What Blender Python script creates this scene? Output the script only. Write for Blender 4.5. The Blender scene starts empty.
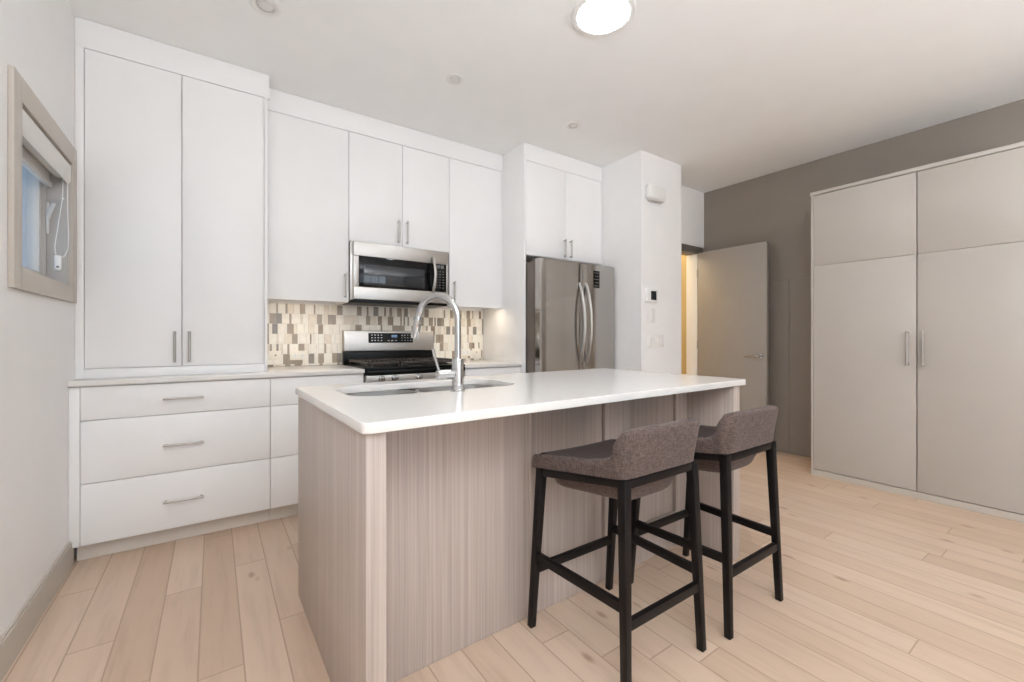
import bpy, bmesh, math, random
from mathutils import Vector, Matrix

random.seed(7)
C = bpy.context.scene.collection
S = bpy.context.scene

# ------------------------------------------------------------------ camera, world, light, exposure
cd = bpy.data.cameras.new('camera')
cam = bpy.data.objects.new('camera', cd)
C.objects.link(cam)
cam.location = (0, 0, 1.13)
cam.rotation_euler = (math.radians(90), 0, math.radians(-34.8))
cd.sensor_width = 36
cd.lens = 429 / 1024 * 36
cd.shift_y = -3.5 / 1024
cd.clip_start = 0.02
S.camera = cam

w = bpy.data.worlds.new('world')
S.world = w
w.use_nodes = True
bg = w.node_tree.nodes['Background']
bg.inputs[0].default_value = (0.30, 0.42, 0.58, 1)
bg.inputs[1].default_value = 1.3

S.view_settings.view_transform = 'Standard'
S.view_settings.look = 'None'
S.view_settings.gamma = 1
S.view_settings.use_curve_mapping = False
S.view_settings.exposure = 0.22
S.cycles.diffuse_bounces = 8
S.cycles.max_bounces = 16


def area(name, loc, rot, sx, sy, power, col):
    l = bpy.data.lights.new(name, 'AREA')
    l.shape = 'RECTANGLE'
    l.size, l.size_y = sx, sy
    l.energy = power
    l.color = col
    o = bpy.data.objects.new(name, l)
    C.objects.link(o)
    o.location = loc
    o.rotation_euler = rot
    return o


# daylight coming in through the big living room window behind the photographer
area('window_daylight', (1.3, -3.72, 1.35), (math.radians(90), 0, math.radians(0)), 2.4, 2.0, 30, (0.87, 0.935, 1.0))
# two added fill lights aimed up to brighten the ceiling, behind the camera
area('added_ceiling_fill_left', (0.1, -1.0, 1.7), (math.radians(180), 0, 0), 0.4, 0.4, 96, (0.87, 0.935, 1.0))
area('added_ceiling_fill_right', (2.9, -1.6, 1.5), (math.radians(180), 0, 0), 0.4, 0.4, 38, (0.87, 0.935, 1.0))
hl = bpy.data.lights.new('hall_lamp', 'POINT')
hl.energy = 20
hl.color = (1.0, 0.84, 0.60)
hl.shadow_soft_size = 0.12
hlo = bpy.data.objects.new('hall_lamp', hl)
C.objects.link(hlo)
hlo.location = (3.95, 4.1, 2.45)


# ------------------------------------------------------------------ materials
def lin(c):
    return tuple(((v / 255 + 0.055) / 1.055) ** 2.4 if v / 255 > 0.04045 else v / 255 / 12.92 for v in c)


class NT:
    def __init__(self, name):
        self.m = bpy.data.materials.new(name)
        self.m.use_nodes = True
        self.t = self.m.node_tree
        self.b = self.t.nodes['Principled BSDF']

    def n(self, kind, **kw):
        nd = self.t.nodes.new(kind)
        for k, v in kw.items():
            setattr(nd, k, v)
        return nd

    def l(self, a, b):
        self.t.links.new(a, b)

    def math(self, op, a, b=None, c=None):
        nd = self.n('ShaderNodeMath', operation=op)
        for i, v in enumerate((a, b, c)):
            if v is None:
                continue
            if isinstance(v, (int, float)):
                nd.inputs[i].default_value = v
            else:
                self.l(v, nd.inputs[i])
        return nd.outputs[0]

    def pos(self):
        return self.n('ShaderNodeNewGeometry').outputs['Position']

    def xyz(self, v):
        s = self.n('ShaderNodeSeparateXYZ')
        self.l(v, s.inputs[0])
        return s.outputs

    def comb(self, x, y, z):
        s = self.n('ShaderNodeCombineXYZ')
        for i, v in enumerate((x, y, z)):
            if isinstance(v, (int, float)):
                s.inputs[i].default_value = v
            else:
                self.l(v, s.inputs[i])
        return s.outputs[0]

    def noise(self, vec, scale=1.0, detail=3, rough=0.5):
        s = self.n('ShaderNodeTexNoise')
        s.inputs['Scale'].default_value = scale
        s.inputs['Detail'].default_value = detail
        s.inputs['Roughness'].default_value = rough
        self.l(vec, s.inputs['Vector'])
        return s.outputs['Fac']

    def ramp(self, fac, stops, interp='LINEAR'):
        r = self.n('ShaderNodeValToRGB')
        r.color_ramp.interpolation = interp
        e = r.color_ramp.elements
        while len(e) < len(stops):
            e.new(0.5)
        for el, (p, c) in zip(e, stops):
            el.position = p
            el.color = (*c, 1)
        self.l(fac, r.inputs[0])
        return r.outputs[0]

    def mix(self, fac, a, b, mode='MIX'):
        m = self.n('ShaderNodeMix', data_type='RGBA', blend_type=mode)
        for i, v in ((0, fac), (6, a), (7, b)):
            if isinstance(v, (int, float)):
                m.inputs[i].default_value = v
            elif isinstance(v, tuple):
                m.inputs[i].default_value = (*v, 1)
            else:
                self.l(v, m.inputs[i])
        return m.outputs[2]

    def bump(self, h, strength=0.1, dist=0.002):
        b = self.n('ShaderNodeBump')
        b.inputs['Strength'].default_value = strength
        b.inputs['Distance'].default_value = dist
        self.l(h, b.inputs['Height'])
        self.l(b.outputs[0], self.b.inputs['Normal'])


def paint(name, col, rough=0.5, metal=0.0, var=0.02, scale=6.0, bump=0.0, coat=0.0, spec=0.5):
    k = NT(name)
    c = lin(col)
    f = k.noise(k.pos(), scale, 3)
    k.l(k.ramp(f, [(0.3, tuple(v * (1 - var) for v in c)), (0.7, tuple(min(1, v * (1 + var)) for v in c))]), k.b.inputs['Base Color'])
    k.b.inputs['Roughness'].default_value = rough
    k.b.inputs['Metallic'].default_value = metal
    k.b.inputs['Coat Weight'].default_value = coat
    k.b.inputs['Specular IOR Level'].default_value = spec
    if bump:
        k.bump(k.noise(k.pos(), 350, 2), bump, 0.001)
    return k.m


def emit(name, col, strength):
    k = NT(name)
    k.b.inputs['Base Color'].default_value = (*lin(col), 1)
    k.b.inputs['Emission Color'].default_value = (*lin(col), 1)
    k.b.inputs['Emission Strength'].default_value = strength
    return k.m


def steel(name, col, rough, along=(1, 1, 90), amp=0.06):
    k = NT(name)
    c = lin(col)
    x, y, z = k.xyz(k.pos())
    v = k.comb(k.math('MULTIPLY', x, along[0]), k.math('MULTIPLY', y, along[1]), k.math('MULTIPLY', z, along[2]))
    f = k.noise(v, 6, 3)
    k.l(k.ramp(f, [(0.25, tuple(a * (1 - amp) for a in c)), (0.75, tuple(min(1, a * (1 + amp)) for a in c))]), k.b.inputs['Base Color'])
    k.b.inputs['Metallic'].default_value = 1
    r = k.math('MULTIPLY_ADD', f, 0.1, rough - 0.05)
    k.l(r, k.b.inputs['Roughness'])
    return k.m


def floor_mat():
    k = NT('maple_planks')
    x, y, z = k.xyz(k.pos())
    W, L = 0.13, 1.2
    u = k.math('DIVIDE', k.math('ADD', x, 0.044), W)
    row = k.math('FLOOR', u)
    fu = k.math('SUBTRACT', u, row)
    wn = k.n('ShaderNodeTexWhiteNoise', noise_dimensions='1D')
    k.l(row, wn.inputs['W'])
    v = k.math('DIVIDE', k.math('ADD', y, k.math('MULTIPLY', wn.outputs['Value'], 7.3)), L)
    col = k.math('FLOOR', v)
    fv = k.math('SUBTRACT', v, col)
    wn2 = k.n('ShaderNodeTexWhiteNoise', noise_dimensions='2D')
    k.l(k.comb(row, col, 0), wn2.inputs['Vector'])
    rnd = wn2.outputs['Value']
    base = k.ramp(rnd, [(0.0, lin((196, 170, 147))), (0.35, lin((204, 179, 157))), (0.7, lin((210, 187, 166))), (1.0, lin((198, 172, 149)))])
    # grain, stretched along the boards, shifted per board
    off = k.math('MULTIPLY', rnd, 31.0)
    gv = k.comb(k.math('MULTIPLY_ADD', x, 26, off), k.math('MULTIPLY_ADD', y, 2.2, off), off)
    g = k.noise(gv, 1.0, 6, 0.62)
    gcol = k.ramp(g, [(0.30, (0.84, 0.80, 0.77)), (0.5, (1, 1, 1)), (0.72, (1.06, 1.05, 1.03))])
    c1 = k.mix(0.75, base, gcol, 'MULTIPLY')
    # small knots
    kv = k.comb(k.math('MULTIPLY_ADD', x, 7.0, off), k.math('MULTIPLY_ADD', y, 3.2, off), 0.0)
    vo = k.n('ShaderNodeTexVoronoi')
    vo.inputs['Scale'].default_value = 1.0
    k.l(kv, vo.inputs['Vector'])
    kn = k.ramp(vo.outputs['Distance'], [(0.0, lin((128, 96, 72))), (0.05, lin((176, 142, 112))), (0.13, (1, 1, 1))])
    c2 = k.mix(0.55, c1, kn, 'MULTIPLY')
    # seams between boards
    du = k.math('MULTIPLY', k.math('MINIMUM', fu, k.math('SUBTRACT', 1.0, fu)), W)
    dv = k.math('MULTIPLY', k.math('MINIMUM', fv, k.math('SUBTRACT', 1.0, fv)), L)
    d = k.math('MINIMUM', du, dv)
    seam = k.ramp(d, [(0.0, (1, 1, 1)), (0.0007, (1, 1, 1)), (0.0016, (0, 0, 0))])
    c3 = k.mix(seam, c2, lin((166, 138, 114)))
    k.l(c3, k.b.inputs['Base Color'])
    rr = k.math('MULTIPLY_ADD', g, 0.12, 0.34)
    k.l(rr, k.b.inputs['Roughness'])
    h = k.math('SUBTRACT', k.math('MULTIPLY', g, 0.08), seam)
    k.bump(h, 0.25, 0.0015)
    return k.m


def laminate():
    k = NT('striped_oak_laminate')
    x, y, z = k.xyz(k.pos())
    v = k.comb(k.math('MULTIPLY', x, 120), k.math('MULTIPLY', y, 120), k.math('MULTIPLY', z, 1.0))
    f = k.noise(v, 1.0, 4, 0.6)
    v2 = k.comb(k.math('MULTIPLY', x, 22), k.math('MULTIPLY', y, 22), k.math('MULTIPLY', z, 0.5))
    f2 = k.noise(v2, 1.0, 2, 0.5)
    a = k.ramp(f, [(0.25, lin((164, 151, 142))), (0.5, lin((183, 170, 161))), (0.78, lin((200, 189, 180)))])
    b = k.ramp(f2, [(0.3, (0.93, 0.92, 0.92)), (0.7, (1.03, 1.02, 1.02))])
    k.l(k.mix(1.0, a, b, 'MULTIPLY'), k.b.inputs['Base Color'])
    k.b.inputs['Roughness'].default_value = 0.42
    return k.m


def fabric(name, dark, light):
    k = NT(name)
    x, y, z = k.xyz(k.pos())
    v1 = k.comb(k.math('MULTIPLY', x, 260), k.math('MULTIPLY', y, 260), k.math('MULTIPLY', z, 40))
    v2 = k.comb(k.math('MULTIPLY', x, 45), k.math('MULTIPLY', y, 45), k.math('MULTIPLY', z, 320))
    f = k.math('MULTIPLY', k.math('ADD', k.noise(v1, 1, 2), k.noise(v2, 1, 2)), 0.5)
    k.l(k.ramp(f, [(0.36, lin(dark)), (0.62, lin(light))]), k.b.inputs['Base Color'])
    k.b.inputs['Roughness'].default_value = 0.9
    k.b.inputs['Sheen Weight'].default_value = 0.08
    k.bump(f, 0.35, 0.002)
    return k.m


def glass(name, tint=(1, 1, 1), refl=0.1):
    k = NT(name)
    k.t.nodes.remove(k.b)
    tr = k.n('ShaderNodeBsdfTransparent')
    tr.inputs[0].default_value = (*tint, 1)
    gl = k.n('ShaderNodeBsdfGlossy')
    gl.inputs['Roughness'].default_value = 0.02
    fr = k.n('ShaderNodeFresnel')
    geo = k.n('ShaderNodeNewGeometry')
    k.l(k.math('MULTIPLY_ADD', geo.outputs['Backfacing'], 1 / 1.45 - 1.45, 1.45), fr.inputs[0])
    mx = k.n('ShaderNodeMixShader')
    k.l(fr.outputs[0], mx.inputs[0])
    k.l(tr.outputs[0], mx.inputs[1])
    k.l(gl.outputs[0], mx.inputs[2])
    k.l(mx.outputs[0], k.t.nodes['Material Output'].inputs[0])
    return k.m


M = dict(
    wall=paint('white_wall_paint', (241, 240, 239), 0.55, var=0.01, bump=0.03),
    ceil=paint('white_ceiling_paint', (244, 244, 243), 0.7, var=0.01, bump=0.05),
    taupe=paint('taupe_panel_paint', (138, 129, 120), 0.32, var=0.02),
    cab=paint('white_satin_lacquer', (239, 238, 237), 0.34, var=0.008),
    carcass=paint('white_melamine', (205, 202, 198), 0.5),
    ward=paint('greige_satin_lacquer', (182, 175, 167), 0.36, var=0.01),
    door=paint('greige_door_paint', (160, 154, 147), 0.36, var=0.015),
    trimgrey=paint('greige_trim_paint', (192, 184, 174), 0.42, var=0.015),
    toe=paint('pale_greige_toe_kick', (212, 204, 194), 0.42, var=0.015),
    darktrim=paint('dark_taupe_trim_paint', (98, 91, 84), 0.45),
    quartz=paint('white_quartz', (224, 221, 217), 0.17, var=0.012, scale=40),
    lam=laminate(),
    floor=floor_mat(),
    steel=steel('brushed_stainless', (186, 182, 177), 0.36),
    steelv=steel('fridge_stainless', (182, 178, 174), 0.13, (60, 60, 0.6), 0.04),
    sinksteel=steel('sink_stainless', (200, 198, 195), 0.34, (2, 2, 2)),
    chrome=paint('polished_chrome', (198, 198, 198), 0.07, 1.0, var=0.0),
    nickel=paint('satin_nickel', (182, 177, 171), 0.34, 1.0, var=0.02),
    black=paint('black_enamel', (6, 6, 6), 0.3, var=0.0, spec=0.2),
    blackglass=paint('black_oven_glass', (7, 8, 9), 0.06, var=0.0, spec=0.3),
    mwwin=paint('tinted_microwave_glass', (34, 40, 46), 0.05, var=0.0, coat=0.6),
    iron=paint('cast_iron', (58, 50, 46), 0.5, var=0.15, scale=60),
    darkside=paint('charcoal_appliance_side', (112, 104, 95), 0.4, 0.3),
    wood=paint('espresso_wood', (13, 8, 8), 0.5, var=0.25, scale=30, spec=0.3),
    tweed=fabric('taupe_tweed', (62, 49, 46), (103, 87, 81)),
    seat=fabric('brown_tweed', (34, 18, 15), (56, 33, 28)),
    plastic=paint('white_plastic', (236, 235, 232), 0.35, var=0.0),
    cream=paint('cream_plastic', (236, 230, 218), 0.35, var=0.0),
    screen=paint('dark_lcd', (38, 42, 44), 0.2, var=0.0),
    glyph=paint('pale_print', (205, 208, 212), 0.5, var=0.0),
    blueled=emit('blue_display', (150, 190, 240), 0.9),
    slotgrey=paint('slot_grey', (120, 116, 110), 0.6, var=0.0),
    rubber=paint('black_rubber', (20, 20, 20), 0.7, var=0.0),
    blind=paint('white_blind_fabric', (226, 221, 214), 0.75, var=0.02),
    vinyl=paint('white_vinyl_sash', (222, 220, 216), 0.35, var=0.0),
    jamb=paint('grey_window_jamb', (192, 188, 183), 0.5, var=0.03),
    glass=glass('window_glass'),
    discdim=emit('dimmed_diffuser', (240, 247, 255), 34.0),
    disc=emit('lit_diffuser', (240, 247, 255), 34.0),
    led=emit('warm_led', (255, 236, 210), 26.0),
    lens=paint('frosted_lens', (225, 224, 221), 0.3, var=0.0),
    hall=paint('ochre_hall_paint', (212, 194, 146), 0.6, var=0.05, scale=2),
    grout=paint('pale_grout', (214, 206, 192), 0.8),
)
TILE = [paint('cream_marble_tile', (236, 230, 219), 0.18, var=0.06, scale=30),
        paint('ivory_tile', (240, 235, 224), 0.15, var=0.03, scale=30),
        paint('beige_tile', (226, 216, 201), 0.2, var=0.06, scale=30),
        paint('taupe_glass_tile', (164, 151, 136), 0.12, var=0.06, scale=30),
        paint('grey_glass_tile', (146, 139, 131), 0.1, var=0.06, scale=30),
        paint('brown_stone_tile', (154, 139, 122), 0.25, var=0.08, scale=30)]

# ------------------------------------------------------------------ builders
WL = {}


def join(bm, tmp):
    me = bpy.data.meshes.new('tmp')
    tmp.to_mesh(me)
    tmp.free()
    bm.from_mesh(me)
    bpy.data.meshes.remove(me)


def box(bm, x0, x1, y0, y1, z0, z1, bev=0.0, seg=2, mi=0):
    t = bmesh.new()
    bmesh.ops.create_cube(t, size=1)
    for v in t.verts:
        v.co = Vector(((x0 + x1) / 2 + v.co.x * (x1 - x0), (y0 + y1) / 2 + v.co.y * (y1 - y0), (z0 + z1) / 2 + v.co.z * (z1 - z0)))
    if bev:
        bmesh.ops.bevel(t, geom=list(t.edges), offset=bev, segments=seg, profile=0.5, affect='EDGES')
    for f in t.faces:
        f.material_index = mi
    join(bm, t)
    return bm


def frame_of(d):
    d = d.normalized()
    up = Vector((0, 0, 1)) if abs(d.z) < 0.9 else Vector((0, 1, 0))
    a = d.cross(up).normalized()
    return a, a.cross(d).normalized()


def tube(bm, pts, r, seg=12, cap=True, squash=None):
    pts = [Vector(p) for p in pts]
    rs = r if isinstance(r, (list, tuple)) else [r] * len(pts)
    rings = []
    pa = None
    for i, p in enumerate(pts):
        d = (pts[min(i + 1, len(pts) - 1)] - pts[max(i - 1, 0)])
        if pa is None:
            a, b = frame_of(d)
        else:
            dn = d.normalized()
            a = (pa - dn * pa.dot(dn)).normalized()
            b = a.cross(dn).normalized()
        pa = a
        k = squash or (1, 1)
        rings.append([bm.verts.new(p + (a * math.cos(2 * math.pi * j / seg) * k[0] + b * math.sin(2 * math.pi * j / seg) * k[1]) * rs[i]) for j in range(seg)])
    for q0, q1 in zip(rings, rings[1:]):
        for j in range(seg):
            bm.faces.new((q0[j], q0[(j + 1) % seg], q1[(j + 1) % seg], q1[j]))
    if cap:
        bm.faces.new(rings[0])
        bm.faces.new(rings[-1])
    return bm


def cyl(bm, p0, p1, r, seg=20, bev=0.0):
    p0, p1 = Vector(p0), Vector(p1)
    if bev:
        d = (p1 - p0).normalized()
        return tube(bm, [p0, p0 + d * bev * 0.01, p0 + d * bev, p1 - d * bev, p1 - d * bev * 0.01, p1], [r - bev, r - bev * 0.9, r, r, r - bev * 0.9, r - bev], seg)
    return tube(bm, [p0, p1], r, seg)


def lathe(bm, prof, at, seg=40):
    """prof: (radius, z) pairs turned about the vertical axis through at"""
    rings = []
    for r, z in prof:
        if r < 1e-6:
            rings.append([bm.verts.new((at[0], at[1], at[2] + z))])
        else:
            rings.append([bm.verts.new((at[0] + r * math.cos(2 * math.pi * j / seg), at[1] + r * math.sin(2 * math.pi * j / seg), at[2] + z)) for j in range(seg)])
    for a, b in zip(rings, rings[1:]):
        for j in range(seg):
            k = (j + 1) % seg
            if len(a) == 1 and len(b) == 1:
                continue
            if len(a) == 1:
                bm.faces.new((a[0], b[k], b[j]))
            elif len(b) == 1:
                bm.faces.new((a[j], a[k], b[0]))
            else:
                bm.faces.new((a[j], a[k], b[k], b[j]))
    return bm


def bar(bm, p0, p1, w0, w1=None, h0=None, h1=None):
    """square or rectangular bar from p0 to p1; ends cut level when it stands, upright when it lies"""
    p0, p1 = Vector(p0), Vector(p1)
    w1 = w0 if w1 is None else w1
    h0 = w0 if h0 is None else h0
    h1 = (w1 if h0 == w0 else h0) if h1 is None else h1
    d = p1 - p0
    if abs(d.z) > 0.7 * d.length:
        a, b = Vector((1, 0, 0)), Vector((0, 1, 0))
    else:
        b = Vector((0, 0, 1))
        a = Vector((d.y, -d.x, 0)).normalized()
    t = bmesh.new()
    q = []
    for p, ww, hh in ((p0, w0, h0), (p1, w1, h1)):
        q.append([t.verts.new(p + a * sx * ww / 2 + b * sy * hh / 2) for sx, sy in ((-1, -1), (1, -1), (1, 1), (-1, 1))])
    for i in range(4):
        t.faces.new((q[0][i], q[0][(i + 1) % 4], q[1][(i + 1) % 4], q[1][i]))
    t.faces.new(q[0])
    t.faces.new(q[1])
    bmesh.ops.recalc_face_normals(t, faces=t.faces)
    bmesh.ops.bevel(t, geom=list(t.edges), offset=min(w0, w1) * 0.1, segments=2, profile=0.5, affect='EDGES')
    join(bm, t)
    return bm


def empty(name, loc, label, cat, group=None, kind=None):
    o = bpy.data.objects.new(name, None)
    o.empty_display_size = 0.1
    C.objects.link(o)
    o.location = loc
    WL[o.name] = Vector(loc)
    tag(o, label, cat, group, kind)
    return o


def tag(o, label=None, cat=None, group=None, kind=None):
    for k, v in (('label', label), ('category', cat), ('group', group), ('kind', kind)):
        if v:
            o[k] = v
    return o


def mk(name, bm, mat, parent=None, base=None, smooth=35, label=None):
    """world coordinate bmesh -> one mesh object, child of parent, origin at parent's base (or base)"""
    off = Vector(base) if base is not None else (WL[parent.name] if parent else Vector((0, 0, 0)))
    if base is None and parent is None and len(bm.verts):
        xs = [v.co for v in bm.verts]
        off = Vector((sum(v.x for v in xs) / len(xs), sum(v.y for v in xs) / len(xs), min(v.z for v in xs)))
    bmesh.ops.recalc_face_normals(bm, faces=bm.faces)
    me = bpy.data.meshes.new(name)
    bmesh.ops.translate(bm, verts=bm.verts, vec=-off)
    bm.to_mesh(me)
    bm.free()
    for m in (mat if isinstance(mat, (list, tuple)) else [mat]):
        me.materials.append(M[m] if isinstance(m, str) else m)
    if smooth:
        for p in me.polygons:
            p.use_smooth = True
        me.set_sharp_from_angle(angle=math.radians(smooth))
    o = bpy.data.objects.new(name, me)
    C.objects.link(o)
    o.location = off - (WL[parent.name] if parent else Vector((0, 0, 0)))
    if parent:
        o.parent = parent
    WL[o.name] = off
    if label:
        o['label'] = label
    return o


def struct(name, bm, mat, base=None):
    o = mk(name, bm, mat, None, base if base is not None else (0, 0, 0), 0)
    o['kind'] = 'structure'
    return o


def B():
    return bmesh.new()


# ------------------------------------------------------------------ key dimensions
XL, XR, YB, YR, ZC = -0.587, 4.61, 3.60, -3.60, 2.785
XC0, XC1, YC = 3.102, 3.695, 2.460          # the wall end beside the fridge
YD = 2.78                                  # entry wall
# ------------------------------------------------------------------ room shell
struct('floor', box(B(), XL - 0.15, XR + 0.3, YR - 0.2, 4.75, -0.1, 0), 'floor')
struct('ceiling', box(B(), XL - 0.15, XR + 0.3, YR - 0.2, 4.75, ZC, ZC + 0.1), 'ceil')
wy0, wy1, wz0, wz1 = 2.295, 2.972, 1.382, 1.985
b = B()
box(b, XL - 0.15, XL, YR - 0.15, wy0, 0, ZC)
box(b, XL - 0.15, XL, wy1, 4.0, 0, ZC)
box(b, XL - 0.15, XL, wy0, wy1, 0, wz0)
box(b, XL - 0.15, XL, wy0, wy1, wz1, ZC)
struct('wall_left', b, 'wall')
struct('wall_back', box(B(), XL, XC0, YB, YB + 0.12, 0, ZC), 'wall')
struct('wall_center', box(B(), XC0, XC1, YC, 4.6, 0, ZC), 'wall')
b = B()
box(b, XC1, XR, YD, YD + 0.12, 2.15, ZC)
struct('wall_entry', b, 'wall')
# taupe right wall: panelled, fine reveals between the boards
b = B()
box(b, XR + 0.012, XR + 0.15, YR - 0.15, 4.7, 0, ZC)
g = 0.0012
for z0, z1, ys in ((0.0, 0.97, (-3.6, -1.9, 0.1, 1.895, YD + 0.12)), (0.97, 1.697, (-3.6, -1.9, 0.1, 1.895, YD + 0.12)), (1.697, ZC, (-3.6, YD + 0.12))):
    for y0, y1 in zip(ys, ys[1:]):
        box(b, XR, XR + 0.012, y0 + g, y1 - g, z0 + g, z1 - g)
struct('wall_right', b, 'taupe')
b = B()
box(b, XC1, XR + 0.012, 4.6, 4.7, 0, ZC)
box(b, XR - 0.004, XR + 0.012, YD + 0.122, 4.6, 0, ZC)
struct('wall_hall', b, 'hall')
b = B()
rx0, rx1, rz0, rz1 = 0.1, 2.5, 0.35, 2.35
box(b, XL, rx0, YR - 0.12, YR, 0, ZC)
box(b, rx1, XR, YR - 0.12, YR, 0, ZC)
box(b, rx0, rx1, YR - 0.12, YR, 0, rz0)
box(b, rx0, rx1, YR - 0.12, YR, rz1, ZC)
struct('wall_rear', b, 'wall')
b = B()
box(b, XL, XL + 0.015, YR, 3.0, 0, 0.118)
box(b, XL, XL + 0.010, YR, 3.0, 0.118, 0.128)
struct('baseboard_left', b, 'trimgrey')

# rear living room window (behind the photographer)
wn2 = empty('window_2', ((rx0 + rx1) / 2, YR - 0.06, rz0), None, None, kind='structure')
b = B()
for x in (rx0 + 0.03, (2 * rx0 + rx1) / 3, (rx0 + 2 * rx1) / 3, rx1 - 0.03):
    box(b, x - 0.03, x + 0.03, YR - 0.09, YR - 0.03, rz0, rz1, 0.004)
for z in (rz0 + 0.03, rz1 - 0.03):
    box(b, rx0, rx1, YR - 0.085, YR - 0.035, z - 0.03, z + 0.03, 0.004)
mk('window_frame', b, 'vinyl', wn2)
mk('window_pane', box(B(), rx0 + 0.04, rx1 - 0.04, YR - 0.063, YR - 0.057, rz0 + 0.04, rz1 - 0.04), 'glass', wn2, smooth=0)

# ------------------------------------------------------------------ left window
w1 = empty('window_1', (XL, (wy0 + wy1) / 2, wz0), None, None, kind='structure')
cx0, cx1 = XL, XL + 0.0165
b = B()
box(b, cx0, cx1, 2.216, wy0, 1.304, 2.076, 0.002)
box(b, cx0, cx1, wy1, 3.046, 1.304, 2.076, 0.002)
box(b, cx0, cx1, wy0, wy1, 1.304, wz0, 0.001)
box(b, cx0, cx1, wy0, wy1, wz1, 2.076, 0.001)
mk('window_casing', b, 'trimgrey', w1)
b = B()   # reveal lining
jx0, jx1 = XL - 0.135, XL - 0.001
box(b, jx0, jx1, wy0, wy0 + 0.008, wz0, wz1)
box(b, jx0, jx1, wy1 - 0.008, wy1, wz0, wz1)
box(b, jx0, jx1, wy0 + 0.008, wy1 - 0.008, wz0, wz0 + 0.008)
box(b, jx0, jx1, wy0 + 0.008, wy1 - 0.008, wz1 - 0.008, wz1)
mk('window_reveal', b, 'jamb', w1)
sx = XL - 0.105
b = B()   # fixed frame
f0, f1, f2, f3 = wy0 + 0.008, wy1 - 0.008, wz0 + 0.008, wz1 - 0.008
for (ya, yb, za, zb) in ((f0, f0 + 0.022, f2, f3), (f1 - 0.022, f1, f2, f3), (f0 + 0.022, f1 - 0.022, f2, f2 + 0.022), (f0 + 0.022, f1 - 0.022, f3 - 0.022, f3)):
    box(b, sx - 0.025, sx + 0.035, ya, yb, za, zb, 0.002)
mk('window_frame', b, 'jamb', w1)
b = B()   # sash
s0, s1, s2, s3 = f0 + 0.023, f1 - 0.023, f2 + 0.023, f3 - 0.023
for (ya, yb, za, zb) in ((s0, s0 + 0.026, s2, s3), (s1 - 0.026, s1, s2, s3), (s0 + 0.026, s1 - 0.026, s2, s2 + 0.026), (s0 + 0.026, s1 - 0.026, s3 - 0.026, s3)):
    box(b, sx - 0.022, sx + 0.02, ya, yb, za, zb, 0.003)
mk('window_sash', b, 'vinyl', w1)
mk('window_pane', box(B(), sx - 0.005, sx + 0.001, s0 + 0.024, s1 - 0.024, s2 + 0.024, s3 - 0.024), 'glass', w1, smooth=0)
b = B()   # casement lock lever on the far jamb
box(b, sx + 0.036, sx + 0.045, f1 - 0.022, f1 - 0.006, 1.625, 1.775, 0.003)
tube(b, [(sx + 0.043, f1 - 0.022, 1.70), (sx + 0.050, f1 - 0.036, 1.72), (sx + 0.068, f1 - 0.046, 1.768)], [0.008, 0.008, 0.007], 10)
mk('window_latch', b, 'vinyl', w1)

# ------------------------------------------------------------------ roller blind in the window head
rb = empty('roller_blind', (XL - 0.03, (wy0 + wy1) / 2, 1.97), 'white roller blind wound up at the head of the small window', 'blind')
by0, by1 = wy0 + 0.011, wy1 - 0.011
b = B()
prof = [(XL + 0.012, 1.968), (XL - 0.062, 1.968), (XL - 0.062, 1.960), (XL + 0.002, 1.960), (XL + 0.002, 1.896), (XL - 0.004, 1.884), (XL + 0.004, 1.880), (XL + 0.011, 1.894), (XL + 0.012, 1.91)]
va = [b.verts.new((x, by0, z)) for x, z in prof]
vb = [b.verts.new((x, by1, z)) for x, z in prof]
for i in range(len(prof)):
    k = (i + 1) % len(prof)
    b.faces.new((va[i], va[k], vb[k], vb[i]))
b.faces.new(va)
b.faces.new(vb)
mk('valance', b, 'vinyl', rb)
b = B()
cyl(b, (XL - 0.03, by0 + 0.01, 1.925), (XL - 0.03, by1 - 0.01, 1.925), 0.024, 24)
mk('fabric_roll', b, 'blind', rb)
b = B()
box(b, XL - 0.062, XL - 0.057, by0 + 0.012, by1 - 0.012, 1.872, 1.925, 0.001)
mk('fabric_tail', b, 'blind', rb)
b = B()
box(b, XL - 0.07, XL - 0.049, by0 + 0.010, by1 - 0.010, 1.848, 1.872, 0.003)
mk('bottom_bar', b, 'vinyl', rb)
b = B()
yl = by1 - 0.008
pts = [(XL - 0.012, yl - 0.012, 1.90), (XL - 0.013, yl - 0.014, 1.80), (XL - 0.027, yl - 0.022, 1.66), (XL - 0.036, yl - 0.028, 1.57), (XL - 0.034, yl - 0.026, 1.53), (XL - 0.028, yl - 0.022, 1.515)]
tube(b, pts, 0.0022, 8)
pts = [(XL + 0.003, yl - 0.012, 1.90), (XL + 0.004, yl - 0.012, 1.76), (XL + 0.008, yl - 0.014, 1.62), (XL + 0.006, yl - 0.016, 1.56), (XL - 0.004, yl - 0.018, 1.525), (XL - 0.018, yl - 0.020, 1.512)]
tube(b, pts, 0.0022, 8)
ch = mk('pull_cord', b, 'plastic', rb)
b = B()
bmesh.ops.create_uvsphere(b, u_segments=12, v_segments=8, radius=0.006, matrix=Matrix.Translation((XL - 0.013, yl - 0.014, 1.80)))
mk('bead', b, 'plastic', ch)
b = B()
box(b, XL - 0.040, XL - 0.014, yl - 0.030, yl - 0.014, 1.452, 1.525, 0.007, 3)
cl = mk('cord_tensioner', b, 'plastic', rb)
b = B()
cyl(b, (XL - 0.026, yl - 0.0305, 1.468), (XL - 0.026, yl - 0.029, 1.468), 0.005, 12)
mk('screw', b, 'slotgrey', cl)

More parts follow.
